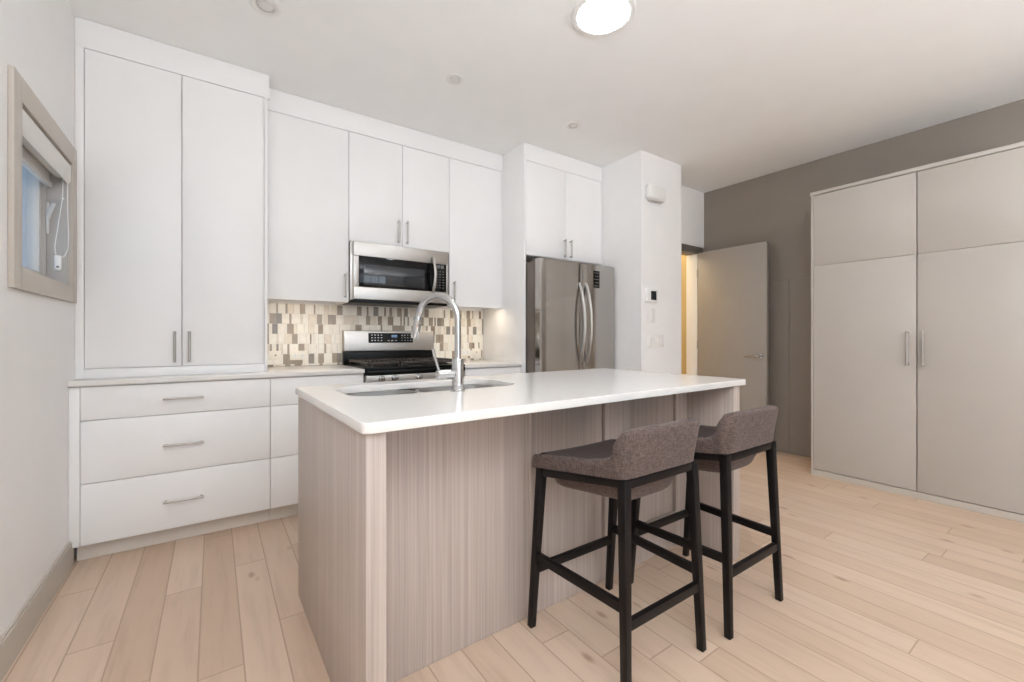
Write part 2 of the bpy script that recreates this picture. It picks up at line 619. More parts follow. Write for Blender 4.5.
# ------------------------------------------------------------------ open entry door and its frame
d1 = empty('door_1', (4.47, YD, 0), None, None, kind='structure')
b = B()
box(b, XC1, 4.575, YD - 0.012, YD + 0.13, 2.072, 2.15, 0.002)
box(b, 4.475, 4.575, YD - 0.012, YD + 0.13, 0, 2.072, 0.002)
mk('door_frame', b, 'darktrim', d1)
b = B()
box(b, 4.464, 4.4748, YD - 0.006, YD + 0.13, 0, 2.0715, 0.001)
mk('door_jamb', b, 'wall', d1, label='pale inner jamb of the doorway')
b = B()
box(b, 4.458, 4.500, 2.032, YD - 0.016, 0.012, 2.076, 0.002)
leaf = mk('door_leaf', b, 'door', d1)
b = B()
cyl(b, (4.4585, 2.088, 0.945), (4.450, 2.088, 0.945), 0.026, 24, 0.003)
cyl(b, (4.452, 2.088, 0.945), (4.412, 2.088, 0.945), 0.009, 14)
tube(b, [(4.414, 2.084, 0.945), (4.412, 2.11, 0.945), (4.412, 2.16, 0.944), (4.414, 2.225, 0.941)], [0.010, 0.010, 0.009, 0.008], 12)
mk('door_handle', b, 'chrome', leaf)
b = B()
cyl(b, (4.500, 2.088, 0.945), (4.508, 2.088, 0.945), 0.026, 24, 0.003)
tube(b, [(4.506, 2.088, 0.945), (4.545, 2.088, 0.945), (4.549, 2.11, 0.945), (4.549, 2.21, 0.943)], 0.009, 12)
mk('door_handle', b, 'chrome', leaf)
for z in (0.25, 1.05, 1.85):
    b = B()
    cyl(b, (4.4555, YD - 0.0145, z - 0.045), (4.4555, YD - 0.0145, z + 0.045), 0.006, 12)
    mk('hinge', b, 'nickel', d1)


# ------------------------------------------------------------------ cabinets
def pull(parent, p0, p1, out, r=0.006, standoff=0.03, inset=0.012):
    """bar pull between p0 and p1 (its ends), standing off along out"""
    p0, p1, out = Vector(p0), Vector(p1), Vector(out)
    d = (p1 - p0).normalized()
    b = B()
    cyl(b, p0 + out * standoff, p1 + out * standoff, r, 14, 0.001)
    for q in (p0 + d * inset, p1 - d * inset):
        cyl(b, q + out * 0.0005, q + out * standoff, r * 0.85, 12)
    return mk('handle', b, 'nickel', parent)


def vpull(parent, x, yf, z0, z1):
    return pull(parent, (x, yf, z0), (x, yf, z1), (0, -1, 0), 0.0068)


def hpull(parent, x0, x1, yf, z):
    return pull(parent, (x0, yf, z), (x1, yf, z), (0, -1, 0), 0.0055)


GAP = 0.0016


def front(name, parent, x0, x1, yf, z0, z1, mat='cab', th=0.02):
    return mk(name, box(B(), x0 + GAP, x1 - GAP, yf, yf + th, z0 + GAP, z1 - GAP, 0.0012), mat, parent)


# tall pantry cabinet standing on the worktop
YT = 3.093
tc = empty('pantry_cabinet', (-0.15, YT + 0.25, 0.915), 'tall white two-door pantry cabinet standing on the worktop beside the window', 'cabinet')
b = B()
box(b, XL + 0.001, -0.569, YT + 0.023, YB - 0.001, 0.916, ZC - 0.002)
box(b, 0.259, 0.2768, YT + 0.023, YB - 0.001, 0.916, ZC - 0.002)
box(b, -0.569, 0.259, YB - 0.013, YB - 0.001, 0.916, ZC - 0.002)
box(b, -0.569, 0.259, YT + 0.023, YB - 0.013, 0.95, 0.968)
box(b, -0.569, 0.259, YT + 0.023, YB - 0.013, 2.63, 2.648)
mk('carcass', b, 'cab', tc)
b = B()
box(b, XL + 0.001, -0.5535, YT, YT + 0.022, 0.916, 2.634, 0.001)
box(b, 0.2595, 0.2768, YT, YT + 0.022, 0.916, 2.634, 0.001)
box(b, -0.5535, 0.2595, YT, YT + 0.022, 0.916, 0.9655, 0.001)
mk('face_frame', b, 'cab', tc)
mk('filler', box(B(), XL + 0.001, 0.2878, YT, YT + 0.022, 2.6345, ZC - 0.002, 0.001), 'cab', tc)
d = front('door', tc, -0.5525, -0.150, YT, 0.967, 2.632)
vpull(d, -0.181, YT, 0.99, 1.165)
d = front('door', tc, -0.150, 0.2585, YT, 0.967, 2.632)
vpull(d, -0.115, YT, 0.99, 1.165)

# wall cabinets
YU = 3.247


def wall_cab(name, x0, x1, z0, doors, label):
    t = empty(name, ((x0 + x1) / 2, YU + 0.18, z0), label, 'cabinet', 'white wall cabinets over the range side')
    b = B()
    e0, e1 = x0 + 0.0008, x1 - 0.0008
    box(b, e0, e0 + 0.016, YU + 0.0225, YB - 0.001, z0, 2.652)
    box(b, e1 - 0.016, e1, YU + 0.0225, YB - 0.001, z0, 2.652)
    box(b, e0 + 0.016, e1 - 0.016, YU + 0.0225, YB - 0.001, z0 + 0.018, z0 + 0.034)
    box(b, e0 + 0.016, e1 - 0.016, YU + 0.0225, YB - 0.001, 2.634, 2.652)
    box(b, e0 + 0.016, e1 - 0.016, YB - 0.012, YB - 0.001, z0 + 0.016, 2.634)
    mk('carcass', b, 'cab', t)
    for a, c, hx, h0, h1 in doors:
        dd = front('door', t, a, c, YU, z0, 2.634)
        vpull(dd, hx, YU, h0, h1)
    return t


wall_cab('wall_cabinet', 0.278, 0.808, 1.386, [(0.280, 0.808, 0.779, 1.417, 1.592)], 'white single-door wall cabinet between tall pantry and microwave')
wall_cab('wall_cabinet', 0.808, 1.617, 1.836, [(0.808, 1.2135, 1.178, 1.862, 2.038), (1.2135, 1.617, 1.247, 1.862, 2.040)], 'white two-door wall cabinet above the microwave')
wall_cab('wall_cabinet', 1.617, 2.1535, 1.392, [(1.617, 2.138, 1.656, 1.425, 1.600)], 'white single-door wall cabinet right of the microwave')
b = B()
box(b, 0.2885, 2.1545, YU, YU + 0.022, 2.6365, ZC - 0.002, 0.001)
box(b, 2.1395, 2.1545, YU + 0.001, YU + 0.022, 1.394, 2.634)
tr = mk('trim_1', b, 'cab', None, (1.2, YU, 2.636))
tr['kind'] = 'structure'

# cabinet over the fridge with its full height side panel
YF = 2.925
fc = empty('fridge_surround_cabinet', (2.63, YF + 0.33, 0), 'white two-door cabinet with full-height side panel enclosing the fridge', 'cabinet')
mk('side_panel', box(B(), 2.156, 2.176, YF, YB - 0.001, 0, ZC - 0.002, 0.001), 'cab', fc)
b = B()
box(b, 2.178, 3.096, YF + 0.023, YB - 0.001, 1.835, 1.853)
box(b, 2.178, 2.194, YF + 0.023, YB - 0.001, 1.853, 2.652)
box(b, 3.080, 3.096, YF + 0.023, YB - 0.001, 1.853, 2.652)
box(b, 2.194, 3.080, YB - 0.013, YB - 0.001, 1.853, 2.652)
box(b, 2.194, 3.080, YF + 0.023, YB - 0.013, 2.636, 2.652)
mk('carcass', b, 'cab', fc)
mk('filler', box(B(), 2.177, 3.097, YF, YF + 0.022, 2.6405, ZC - 0.002, 0.001), 'cab', fc)
mk('filler', box(B(), 3.079, 3.097, YF, YF + 0.022, 1.836, 2.638, 0.001), 'cab', fc)
d = front('door', fc, 2.177, 2.629, YF, 1.836, 2.638)
vpull(d, 2.607, YF, 1.855, 2.018)
d = front('door', fc, 2.629, 3.078, YF, 1.836, 2.638)
vpull(d, 2.679, YF, 1.855, 2.018)

# base units
YBASE = 2.97


def base_unit(x0, x1, label, fill=None, pulls=True, hx=None):
    t = empty('drawer_cabinet', ((x0 + x1) / 2, 3.28, 0), label, 'cabinet', 'white drawer units under the worktop')
    b = B()
    e0, e1 = (fill if fill is not None else x0) + 0.0008, x1 - 0.0008
    box(b, e0, e0 + 0.018, YBASE + 0.0225, YB - 0.002, 0.0925, 0.8865)
    box(b, e1 - 0.018, e1, YBASE + 0.0225, YB - 0.002, 0.0925, 0.8865)
    box(b, e0 + 0.018, e1 - 0.018, YBASE + 0.0225, YB - 0.002, 0.0925, 0.110)
    box(b, e0 + 0.018, e1 - 0.018, YB - 0.014, YB - 0.002, 0.110, 0.8865)
    box(b, e0 + 0.018, e1 - 0.018, YBASE + 0.0225, YBASE + 0.10, 0.868, 0.8865)
    mk('carcass', b, 'cab', t)
    for z0, z1, hz in ((0.713, 0.884, 0.800), (0.3975, 0.713, 0.550), (0.091, 0.3975, 0.2455)):
        dd = front('drawer', t, x0, x1, YBASE, z0, z1)
        if hx:
            hpull(dd, hx[0], hx[1], YBASE, hz)
    mk('toe_kick', box(B(), (fill if fill is not None else x0) + (0.019 if fill is not None else 0.0008), x1 - 0.0008, 3.031, 3.046, 0.001, 0.091), 'toe', t)
    if fill is not None:
        mk('filler', box(B(), fill + 0.001, x0 - GAP * 0.5, YBASE, YBASE + 0.022, 0.091, 0.884, 0.001), 'cab', t)
    return t


base_unit(-0.5455, 0.281, 'wide white three-drawer base unit below the pantry cabinet', XL, hx=(-0.223, -0.045))
base_unit(0.281, 0.8375, 'narrower white three-drawer base unit left of the range', hx=(0.47, 0.65))
base_unit(1.6045, 2.154, 'white three-drawer base unit between range and fridge', hx=(1.79, 1.97))
b = B()
box(b, XL + 0.001, 0.8378, 2.951, YB - 0.001, 0.888, 0.915, 0.002)
tag(mk('worktop', b, 'quartz'), 'long white quartz worktop left of the range', 'countertop', 'quartz worktops along the back wall')
b = B()
box(b, 1.6042, 2.1545, 2.951, YB - 0.001, 0.888, 0.915, 0.002)
tag(mk('worktop', b, 'quartz'), 'short white quartz worktop between range and fridge panel', 'countertop', 'quartz worktops along the back wall')

# ------------------------------------------------------------------ mosaic backsplash
b = B()
y1t = YB - 0.0004
box(b, 0.2778, 2.1545, YB - 0.004, y1t, 0.9165, 1.384)
rows, zt, rh = 7, 1.3845, 0.0757
seq = random.Random(21)
for r in range(rows):
    z1r = zt - r * rh - 0.0008
    z0r = max(zt - (r + 1) * rh + 0.0008, 0.9168)
    if z1r - z0r < 0.01:
        continue
    x = 0.2795 - seq.uniform(0, 0.03)
    accent = seq.random() < 0.5
    while x < 2.154:
        if accent:
            wd = seq.choice((0.010, 0.014, 0.024, 0.034, 0.036, 0.040))
            mi = 1 + seq.choice((4, 4, 4, 4, 5, 6, 3))
        else:
            wd = seq.choice((0.014, 0.022, 0.03, 0.042, 0.05, 0.062))
            mi = 1 + seq.choice((1, 1, 2, 2, 2, 3))
        x0, x1 = max(x, 0.2795), min(x + wd, 2.154)
        if x1 - x0 > 0.004:
            box(b, x0 + 0.0007, x1 - 0.0007, YB - 0.0085, YB - 0.0038, z0r, z1r, mi=mi - 1)
        x += wd
        accent = (not accent) if seq.random() < 0.72 else accent
        if accent and seq.random() < 0.25:
            accent = False
bs = mk('backsplash', b, ['grout'] + TILE, None, None, 0)
tag(bs, 'mosaic tile backsplash of cream, taupe and brown strips behind the range', 'backsplash')


def outlet(x0, x1, z0, z1, label, kind):
    yb = YB - 0.0088
    t = empty('power_outlet', ((x0 + x1) / 2, yb, (z0 + z1) / 2), label, 'outlet', 'outlets on the mosaic backsplash')
    mk('cover_plate', box(B(), x0, x1, yb - 0.005, yb, z0, z1, 0.002), 'cream', t)
    cx, cz = (x0 + x1) / 2, (z0 + z1) / 2
    if kind == 'duplex':
        for sx_ in (-1, 1):
            c = cx + sx_ * (x1 - x0) * 0.21
            s = mk('socket', box(B(), c - 0.016, c + 0.016, yb - 0.0065, yb - 0.0045, cz - 0.015, cz + 0.015, 0.003), 'plastic', t)
            b = B()
            for q in (-0.006, 0.006):
                box(b, c - 0.004, c + 0.004, yb - 0.0069, yb - 0.006, cz + q - 0.001, cz + q + 0.001)
            cyl(b, (c + 0.009, yb - 0.0069, cz), (c + 0.009, yb - 0.006, cz), 0.0022, 8)
            mk('slots', b, 'slotgrey', s)
    elif kind == 'jack':
        b = B()
        cyl(b, (cx + 0.005, yb - 0.009, cz), (cx + 0.005, yb - 0.0045, cz), 0.006, 12)
        mk('jack', b, 'slotgrey', t)
    else:
        s = mk('rocker', box(B(), cx - 0.017, cx + 0.017, yb - 0.0075, yb - 0.0045, cz - 0.03, cz + 0.03, 0.002), 'plastic', t)
    return t


outlet(0.327, 0.409, 0.966, 1.031, 'cream wall plate with a round jack at the left end of the backsplash', 'jack')
outlet(0.468, 0.586, 0.960, 1.030, 'cream double outlet plate on the mosaic left of the range', 'duplex')
outlet(1.905, 2.010, 0.955, 1.025, 'cream outlet plate on the mosaic just right of the faucet', 'duplex')
outlet(2.026, 2.122, 0.955, 1.025, 'cream wall plate with jack beside the fridge side panel', 'jack')


def under_light(x0, x1, z, label):
    t = empty('under_cabinet_light', ((x0 + x1) / 2, 3.287, z), label, 'light', 'slim lights under the wall cabinets')
    mk('housing', box(B(), x0, x1, 3.2705, 3.300, z - 0.0115, z - 0.0005, 0.001), 'plastic', t)
    mk('diffuser', box(B(), x0 + 0.01, x1 - 0.01, 3.273, 3.297, z - 0.0135, z - 0.0117), 'led', t)


under_light(0.36, 0.76, 1.404, 'slim warm lit strip light under the left wall cabinet')
under_light(1.70, 2.10, 1.410, 'slim warm lit strip light under the right wall cabinet')

# ------------------------------------------------------------------ microwave
mw = empty('microwave', (1.205, 3.4, 1.395), 'stainless over-the-range microwave mounted below the two-door cabinet', 'microwave')
MY = 3.197
b = B()
box(b, 0.812, 1.600, MY + 0.03, YB - 0.002, 1.408, 1.832, 0.002)
mk('body', b, 'steel', mw)
b = B()
box(b, 0.835, 1.578, MY + 0.012, YB - 0.05, 1.388, 1.4075, 0.002)
vt = mk('vent_base', b, 'black', mw)
b = B()
for i in range(9):
    box(b, 0.90 + i * 0.032, 0.918 + i * 0.032, 3.30, 3.45, 1.3855, 1.3885)
mk('grille', b, 'slotgrey', vt)
b = B()   # steel face frame
box(b, 0.828, 1.584, MY, MY + 0.029, 1.726, 1.831, 0.004, 3)
box(b, 0.828, 1.584, MY, MY + 0.029, 1.409, 1.501, 0.004, 3)
box(b, 0.828, 0.866, MY, MY + 0.029, 1.501, 1.726, 0.002)
box(b, 1.567, 1.584, MY, MY + 0.029, 1.501, 1.726, 0.002)
mk('fascia', b, 'steel', mw)
b = B()
box(b, 0.866, 1.452, MY + 0.003, MY + 0.029, 1.501, 1.726, 0.001)
dw = mk('door', b, 'blackglass', mw)
b = B()
box(b, 0.902, 1.378, MY + 0.0015, MY + 0.004, 1.519, 1.668, 0.0008)
mk('window', b, 'mwwin', dw)
b = B()
pts = []
for i in range(13):
    t_ = i / 12
    z = 1.492 + t_ * 0.285
    o_ = math.sin(math.pi * t_)
    pts.append((1.444 + 0.006 * o_, MY - 0.006 - 0.038 * o_ ** 0.8, z))
tube(b, pts, [0.0085] + [0.0105] * 11 + [0.0085], 14, squash=(1.15, 0.8))
mk('handle', b, 'steel', dw)
b = B()
box(b, 1.4545, 1.567, MY + 0.003, MY + 0.029, 1.501, 1.726, 0.001)
cp = mk('control_panel', b, 'blackglass', mw)
b = B()
for r in range(7):
    for c in range(3):
        zz = 1.665 - r * 0.022
        xx = 1.483 + c * 0.028
        box(b, xx - 0.007, xx + 0.007, MY + 0.0022, MY + 0.0032, zz - 0.0025, zz + 0.0025)
mk('keypad', b, 'slotgrey', cp)
b = B()
for i, xx in enumerate((1.488, 1.503, 1.523, 1.538)):
    for zz in (0, 0.011):
        box(b, xx - 0.0008 - 0.004, xx - 0.0034, MY + 0.0022, MY + 0.0032, 1.694 + zz, 1.703 + zz)
        box(b, xx + 0.0034, xx + 0.0048, MY + 0.0022, MY + 0.0032, 1.694 + zz, 1.703 + zz)
    for zz in (1.6925, 1.7035, 1.7145):
        box(b, xx - 0.004, xx + 0.004, MY + 0.0022, MY + 0.0032, zz, zz + 0.0014)
mk('clock_display', b, 'glyph', cp)

# ------------------------------------------------------------------ gas range
rg = empty('gas_range', (1.221, 3.26, 0), 'freestanding stainless gas range with black cooktop below the microwave', 'stove')
RX0, RX1, RY = 0.8415, 1.6005, 2.93
b = B()
box(b, RX0, RX1, RY + 0.045, 3.575, 0.06, 0.905, 0.002)
for x in (RX0 + 0.05, RX1 - 0.05):
    for y in (RY + 0.1, 3.52):
        cyl(b, (x, y, 0.001), (x, y, 0.06), 0.02, 12)
mk('body', b, 'black', rg)
b = B()
box(b, RX0, RX1, RY + 0.006, 3.49, 0.9055, 0.9225, 0.006, 3)
box(b, RX0 + 0.004, RX1 - 0.004, RY + 0.001, RY + 0.044, 0.871, 0.9050, 0.003)
ck = mk('cooktop', b, 'black', rg)
b = B()
box(b, RX0, RX1, RY, RY + 0.044, 0.795, 0.870, 0.004, 3)
kp = mk('knob_panel', b, 'steel', rg)
for x in (0.945, 1.037, 1.215, 1.395, 1.49):
    b = B()
    cyl(b, (x, RY + 0.0005, 0.845), (x, RY - 0.012, 0.845), 0.024, 24, 0.002)
    cyl(b, (x, RY - 0.0122, 0.845), (x, RY - 0.034, 0.845), 0.018, 24, 0.003)
    box(b, x - 0.004, x + 0.004, RY - 0.04, RY - 0.033, 0.829, 0.861, 0.0015)
    mk('knob', b, 'chrome', kp)
b = B()
box(b, RX0 + 0.004, RX1 - 0.004, RY + 0.004, RY + 0.044, 0.245, 0.790, 0.004, 3)
od = mk('oven_door', b, 'steel', rg)
b = B()
box(b, RX0 + 0.09, RX1 - 0.09, RY + 0.002, RY + 0.006, 0.36, 0.66, 0.001)
mk('window', b, 'blackglass', od)
b = B()
cyl(b, (RX0 + 0.05, RY - 0.045, 0.735), (RX1 - 0.05, RY - 0.045, 0.735), 0.012, 16, 0.002)
for x in (RX0 + 0.08, RX1 - 0.08):
    cyl(b, (x, RY + 0.004, 0.735), (x, RY - 0.044, 0.735), 0.009, 12)
mk('handle', b, 'steel', od)
b = B()
box(b, RX0 + 0.004, RX1 - 0.004, RY + 0.004, RY + 0.044, 0.075, 0.240, 0.004, 3)
mk('drawer', b, 'steel', rg)
b = B()   # back guard
box(b, RX0, RX1, 3.535, 3.588, 0.90, 1.02, 0.002)
bgd = mk('backguard', b, 'black', rg)
b = B()
pr = [(3.515, 1.020), (3.528, 1.186), (3.588, 1.186), (3.588, 1.020)]
va = [b.verts.new((RX0 - 0.002, y, z)) for y, z in pr]
vb = [b.verts.new((RX1 + 0.002, y, z)) for y, z in pr]
for i in range(4):
    b.faces.new((va[i], va[(i + 1) % 4], vb[(i + 1) % 4], vb[i]))
b.faces.new(va)
b.faces.new(vb)
bmesh.ops.recalc_face_normals(b, faces=b.faces)
bmesh.ops.bevel(b, geom=list(b.edges), offset=0.005, segments=3, profile=0.5, affect='EDGES')
gp = mk('control_console', b, 'steel', rg)


def slanted(x0, x1, z0, z1, lift):
    """thin plate lying on the sloped console face"""
    t = bmesh.new()
    f = lambda z: 3.515 + (z - 1.02) * (0.013 / 0.166)
    vs = [t.verts.new((x, f(z) - l_, z)) for l_ in (lift, -0.0006) for x, z in ((x0, z0), (x1, z0), (x1, z1), (x0, z1))]
    for q in ((0, 1, 2, 3), (7, 6, 5, 4), (0, 4, 5, 1), (1, 5, 6, 2), (2, 6, 7, 3), (3, 7, 4, 0)):
        t.faces.new([vs[i] for i in q])
    return t


b = B()
join(b, slanted(1.030, 1.408, 1.086, 1.167, 0.0012))
cpd = mk('touch_panel', b, 'blackglass', gp)
b = B()
for r in range(3):
    for c in range(4):
        xx, zz = 1.058 + c * 0.026, 1.150 - r * 0.022
        join(b, slanted(xx - 0.006, xx + 0.006, zz - 0.0035, zz + 0.0035, 0.0018))
mk('keypad', b, 'glyph', cpd)
b = B()
for c in range(3):
    xx = 1.195 + c * 0.032
    join(b, slanted(xx - 0.009, xx + 0.009, 1.103, 1.108, 0.0018))
mk('function_keys', b, 'glyph', cpd)
b = B()
for r in range(3):
    for c in range(4):
        xx, zz = 1.312 + c * 0.025, 1.150 - r * 0.022
        join(b, slanted(xx - 0.005, xx + 0.005, zz - 0.0018, zz + 0.0018, 0.0018))
mk('timer_keys', b, 'glyph', cpd)
b = B()
for i, xx in enumerate((1.226, 1.238, 1.252, 1.264)):
    join(b, slanted(xx - 0.004, xx - 0.0028, 1.133, 1.150, 0.0018))
    join(b, slanted(xx + 0.0028, xx + 0.004, 1.133, 1.150, 0.0018))
    join(b, slanted(xx - 0.0028, xx + 0.0028, 1.1485, 1.150, 0.0018))
    join(b, slanted(xx - 0.0028, xx + 0.0028, 1.133, 1.1345, 0.0018))
mk('clock_display', b, 'blueled', cpd)
# burners and grates
for x, y, r in ((0.985, 3.09, 0.05), (0.985, 3.36, 0.04), (1.221, 3.22, 0.055), (1.457, 3.09, 0.055), (1.457, 3.36, 0.04)):
    b = B()
    lathe(b, [(0, 0), (r * 1.2, 0), (r * 1.2, 0.006), (r, 0.007), (r, 0.014), (r * 0.9, 0.017), (0, 0.018)], (x, y, 0.9222), 28)
    mk('burner', b, 'iron', ck)
for x0, x1 in ((RX0 + 0.02, 1.092), (1.096, 1.346), (1.350, RX1 - 0.02)):
    b = B()
    zg = 0.951
    for x in (x0 + 0.007, x1 - 0.007):
        bar(b, (x, RY + 0.04, zg), (x, 3.47, zg), 0.012, None, 0.016)
    for y in (RY + 0.046, 3.2, 3.464):
        bar(b, (x0, y, zg), (x1, y, zg), 0.012, None, 0.016)
    n = 7
    for i in range(1, n):
        x = x0 + (x1 - x0) * i / n
        for ya, yb in ((RY + 0.05, 3.06), (3.13, 3.30), (3.37, 3.46)):
            bar(b, (x, ya, zg + 0.003), (x, yb, zg + 0.003), 0.009, None, 0.012)
    for x in (x0 + 0.008, x1 - 0.008):
        for y in (RY + 0.05, 3.455):
            bar(b, (x, y, 0.9228), (x, y, zg), 0.012)
    mk('grate', b, 'iron', ck)

# ------------------------------------------------------------------ fridge
fr = empty('refrigerator', (2.63, 3.15, 0), 'stainless french-door refrigerator with two curved bar handles', 'refrigerator')
FX0, FX1, FY, FZ = 2.183, 3.072, 2.732, 1.782
b = B()
box(b, FX0 + 0.004, FX1 - 0.004, FY + 0.085, 3.56, 0.03, FZ - 0.012, 0.004)
box(b, FX0 + 0.03, FX1 - 0.03, FY + 0.09, 3.5, 0.001, 0.03)
mk('body', b, 'darkside', fr)
for x in (FX0 + 0.06, FX1 - 0.06):
    mk('hinge_cover', box(B(), x - 0.045, x + 0.045, FY + 0.03, FY + 0.14, FZ - 0.011, FZ + 0.008, 0.004), 'darkside', fr)


def fridge_door(x0, x1, z0, z1, name):
    """gently crowned steel door front"""
    b = B()
    n = 14
    th = FY + 0.072
    for za, zb in ((z0, z1),):
        fr_, bk = [], []
        for i in range(n + 1):
            t_ = i / n
            x = x0 + (x1 - x0) * t_
            e = min(t_, 1 - t_) * (x1 - x0)
            rnd = 0.006 * (1 - min(1, e / 0.008)) ** 2
            gx = (x - (FX0 + FX1) / 2) / ((FX1 - FX0) / 2)
            y = FY + 0.006 * gx * gx + rnd
            fr_.append([b.verts.new((x, y, z)) for z in (za, zb)])
            bk.append([b.verts.new((x, th, z)) for z in (za, zb)])
        for i in range(n):
            b.faces.new((fr_[i][0], fr_[i + 1][0], fr_[i + 1][1], fr_[i][1]))
            b.faces.new((bk[i][0], bk[i][1], bk[i + 1][1], bk[i + 1][0]))
            b.faces.new((fr_[i][0], bk[i][0], bk[i + 1][0], fr_[i + 1][0]))
            b.faces.new((fr_[i][1], fr_[i + 1][1], bk[i + 1][1], bk[i][1]))
        for i in (0, n):
            b.faces.new((fr_[i][0], fr_[i][1], bk[i][1], bk[i][0]))
    return mk(name, b, 'steelv', fr)


def bow_handle(parent, x, z0, z1, lean):
    b = B()
    pts = []
    for i in range(17):
        t_ = i / 16
        o_ = math.sin(math.pi * t_)
        pts.append((x + lean * o_, FY - 0.001 - 0.062 * o_ ** 0.75, z0 + (z1 - z0) * t_))
    tube(b, pts, [0.010] + [0.0135] * 15 + [0.010], 14)
    return mk('handle', b, 'steel', parent)


XM = 2.648
d = fridge_door(FX0, XM - 0.003, 0.70, FZ, 'door')
bow_handle(d, 2.613, 0.885, 1.605, 0.008)
d = fridge_door(XM + 0.003, FX1, 0.70, FZ, 'door')
bow_handle(d, 2.690, 0.885, 1.610, 0.008)
b = B()
box(b, 2.785, 2.862, FY - 0.0012, FY + 0.008, 1.575, 1.728, 0.0005)
nt = mk('energy_label', b, 'black', d)
b = B()
for i in range(5):
    z = 1.712 - i * 0.029
    box(b, 2.793 + 0.012 * (i % 2), 2.852, FY - 0.002, FY - 0.001, z - 0.006, z)
mk('print_lines', b, 'slotgrey', nt)
d = fridge_door(FX0, FX1, 0.06, 0.692, 'freezer_drawer')
b = B()
pts = []
for i in range(17):
    t_ = i / 16
    o_ = math.sin(math.pi * t_)
    pts.append((2.30 + t_ * 0.655, FY + 0.003 - 0.058 * o_ ** 0.6, 0.605))
tube(b, pts, 0.0125, 14)
mk('handle', b, 'steel', d)

# ------------------------------------------------------------------ things on the wall end
yw = YC - 0.0006
t = empty('door_chime', (3.274, yw, 2.36), 'rounded white door chime box high on the wall end', 'chime')
b = B()
box(b, 3.140, 3.385, yw - 0.058, yw, 2.362, 2.495, 0.026, 4)
mk('cover', b, 'plastic', t)
b = B()
box(b, 3.170, 3.355, yw - 0.052, yw - 0.008, 2.352, 2.3625, 0.003)
mk('grille', b, 'carcass', t)
t = empty('thermostat', (3.234, yw, 1.45), 'white thermostat with a dark square screen above the light switches', 'thermostat')
mk('case', box(B(), 3.152, 3.302, yw - 0.030, yw, 1.448, 1.562, 0.006, 3), 'plastic', t)
mk('screen', box(B(), 3.196, 3.272, yw - 0.0315, yw - 0.029, 1.466, 1.546, 0.001), 'screen', t)
t = empty('light_switch', (3.239, yw, 1.26), 'single white rocker light switch plate below the thermostat', 'switch', 'white switch plates on the wall end')
mk('cover_plate', box(B(), 3.194, 3.286, yw - 0.005, yw, 1.262, 1.392, 0.002), 'plastic', t)
mk('rocker', box(B(), 3.223, 3.257, yw - 0.009, yw - 0.0045, 1.292, 1.362, 0.002), 'plastic', t)
t = empty('light_switch', (3.299, yw, 1.04), 'wide white four-rocker light switch plate, lowest on the wall end', 'switch', 'white switch plates on the wall end')
mk('cover_plate', box(B(), 3.186, 3.412, yw - 0.005, yw, 1.042, 1.158, 0.002), 'plastic', t)
for i in range(4):
    x = 3.216 + i * 0.0555
    mk('rocker', box(B(), x - 0.017, x + 0.017, yw - 0.009, yw - 0.0045, 1.066, 1.134, 0.002), 'plastic', t)

# ------------------------------------------------------------------ ceiling fittings
def disc_light(x, y, label, strength_mat='disc'):
    t = empty('ceiling_light', (x, y, ZC), label, 'light', 'round flush ceiling lights')
    b = B()
    lathe(b, [(0.132, -0.001), (0.160, -0.001), (0.161, -0.008), (0.155, -0.016), (0.137, -0.020), (0.130, -0.018), (0.130, -0.001)], (x, y, ZC), 56)
    mk('ring', b, 'plastic', t)
    b = B()
    lathe(b, [(0, -0.002), (0.128, -0.002), (0.128, -0.018), (0.118, -0.024), (0.08, -0.028), (0, -0.030)], (x, y, ZC), 56)
    mk('diffuser', b, strength_mat, t)


disc_light(1.625, 1.525, 'lit round flush ceiling light above the island')
disc_light(1.625, -2.9, 'lit round flush ceiling light in the living area', 'discdim')


def downlight(x, y, r, label):
    t = empty('recessed_downlight', (x, y, ZC), label, 'light', 'small unlit recessed downlights in a row')
    b = B()
    lathe(b, [(r * 0.60, -0.0008), (r * 0.99, -0.0008), (r, -0.003), (r * 0.95, -0.006), (r * 0.70, -0.008), (r * 0.62, -0.006), (r * 0.60, -0.0008)], (x, y, ZC), 40)
    mk('trim_ring', b, 'plastic', t)
    b = B()
    lathe(b, [(r * 0.46, -0.001), (r * 0.58, -0.001), (r * 0.58, -0.0035), (r * 0.52, -0.012), (r * 0.47, -0.012), (r * 0.46, -0.001)], (x, y, ZC), 36)
    mk('gimbal', b, 'carcass', t)
    b = B()
    lathe(b, [(0, -0.001), (r * 0.45, -0.001), (r * 0.45, -0.006), (r * 0.2, -0.009), (0, -0.010)], (x, y, ZC), 32)
    mk('lens', b, 'lens', t)


downlight(0.213, 2.452, 0.074, 'unlit recessed downlight nearest the window')
downlight(1.268, 2.464, 0.060, 'unlit recessed downlight in front of the microwave, middle of the row')
downlight(2.297, 2.472, 0.060, 'unlit recessed downlight nearest the fridge')



def added_fill_stand(x, y, z, label):  # invented lamp body, added to house an unseen ceiling fill light
    t = empty('added_fill_lamp', (x, y, 0), label, 'lamp', 'added floor lamp shapes around the ceiling fill lights')
    b = B()
    lathe(b, [(0, 0.001), (0.15, 0.001), (0.15, 0.012), (0.14, 0.02), (0.02, 0.028), (0, 0.028)], (x, y, 0), 36)
    mk('base', b, 'nickel', t)
    b = B()
    cyl(b, (x, y, 0.0285), (x, y, z - 0.1205), 0.012, 16)
    mk('pole', b, 'nickel', t)
    b = B()
    lathe(b, [(0, -0.12), (0.06, -0.118), (0.18, -0.07), (0.29, 0.0), (0.30, 0.012), (0.287, 0.006), (0.175, -0.06), (0.05, -0.105), (0, -0.107)], (x, y, z), 40)
    mk('added_fill_bowl', b, 'plastic', t)


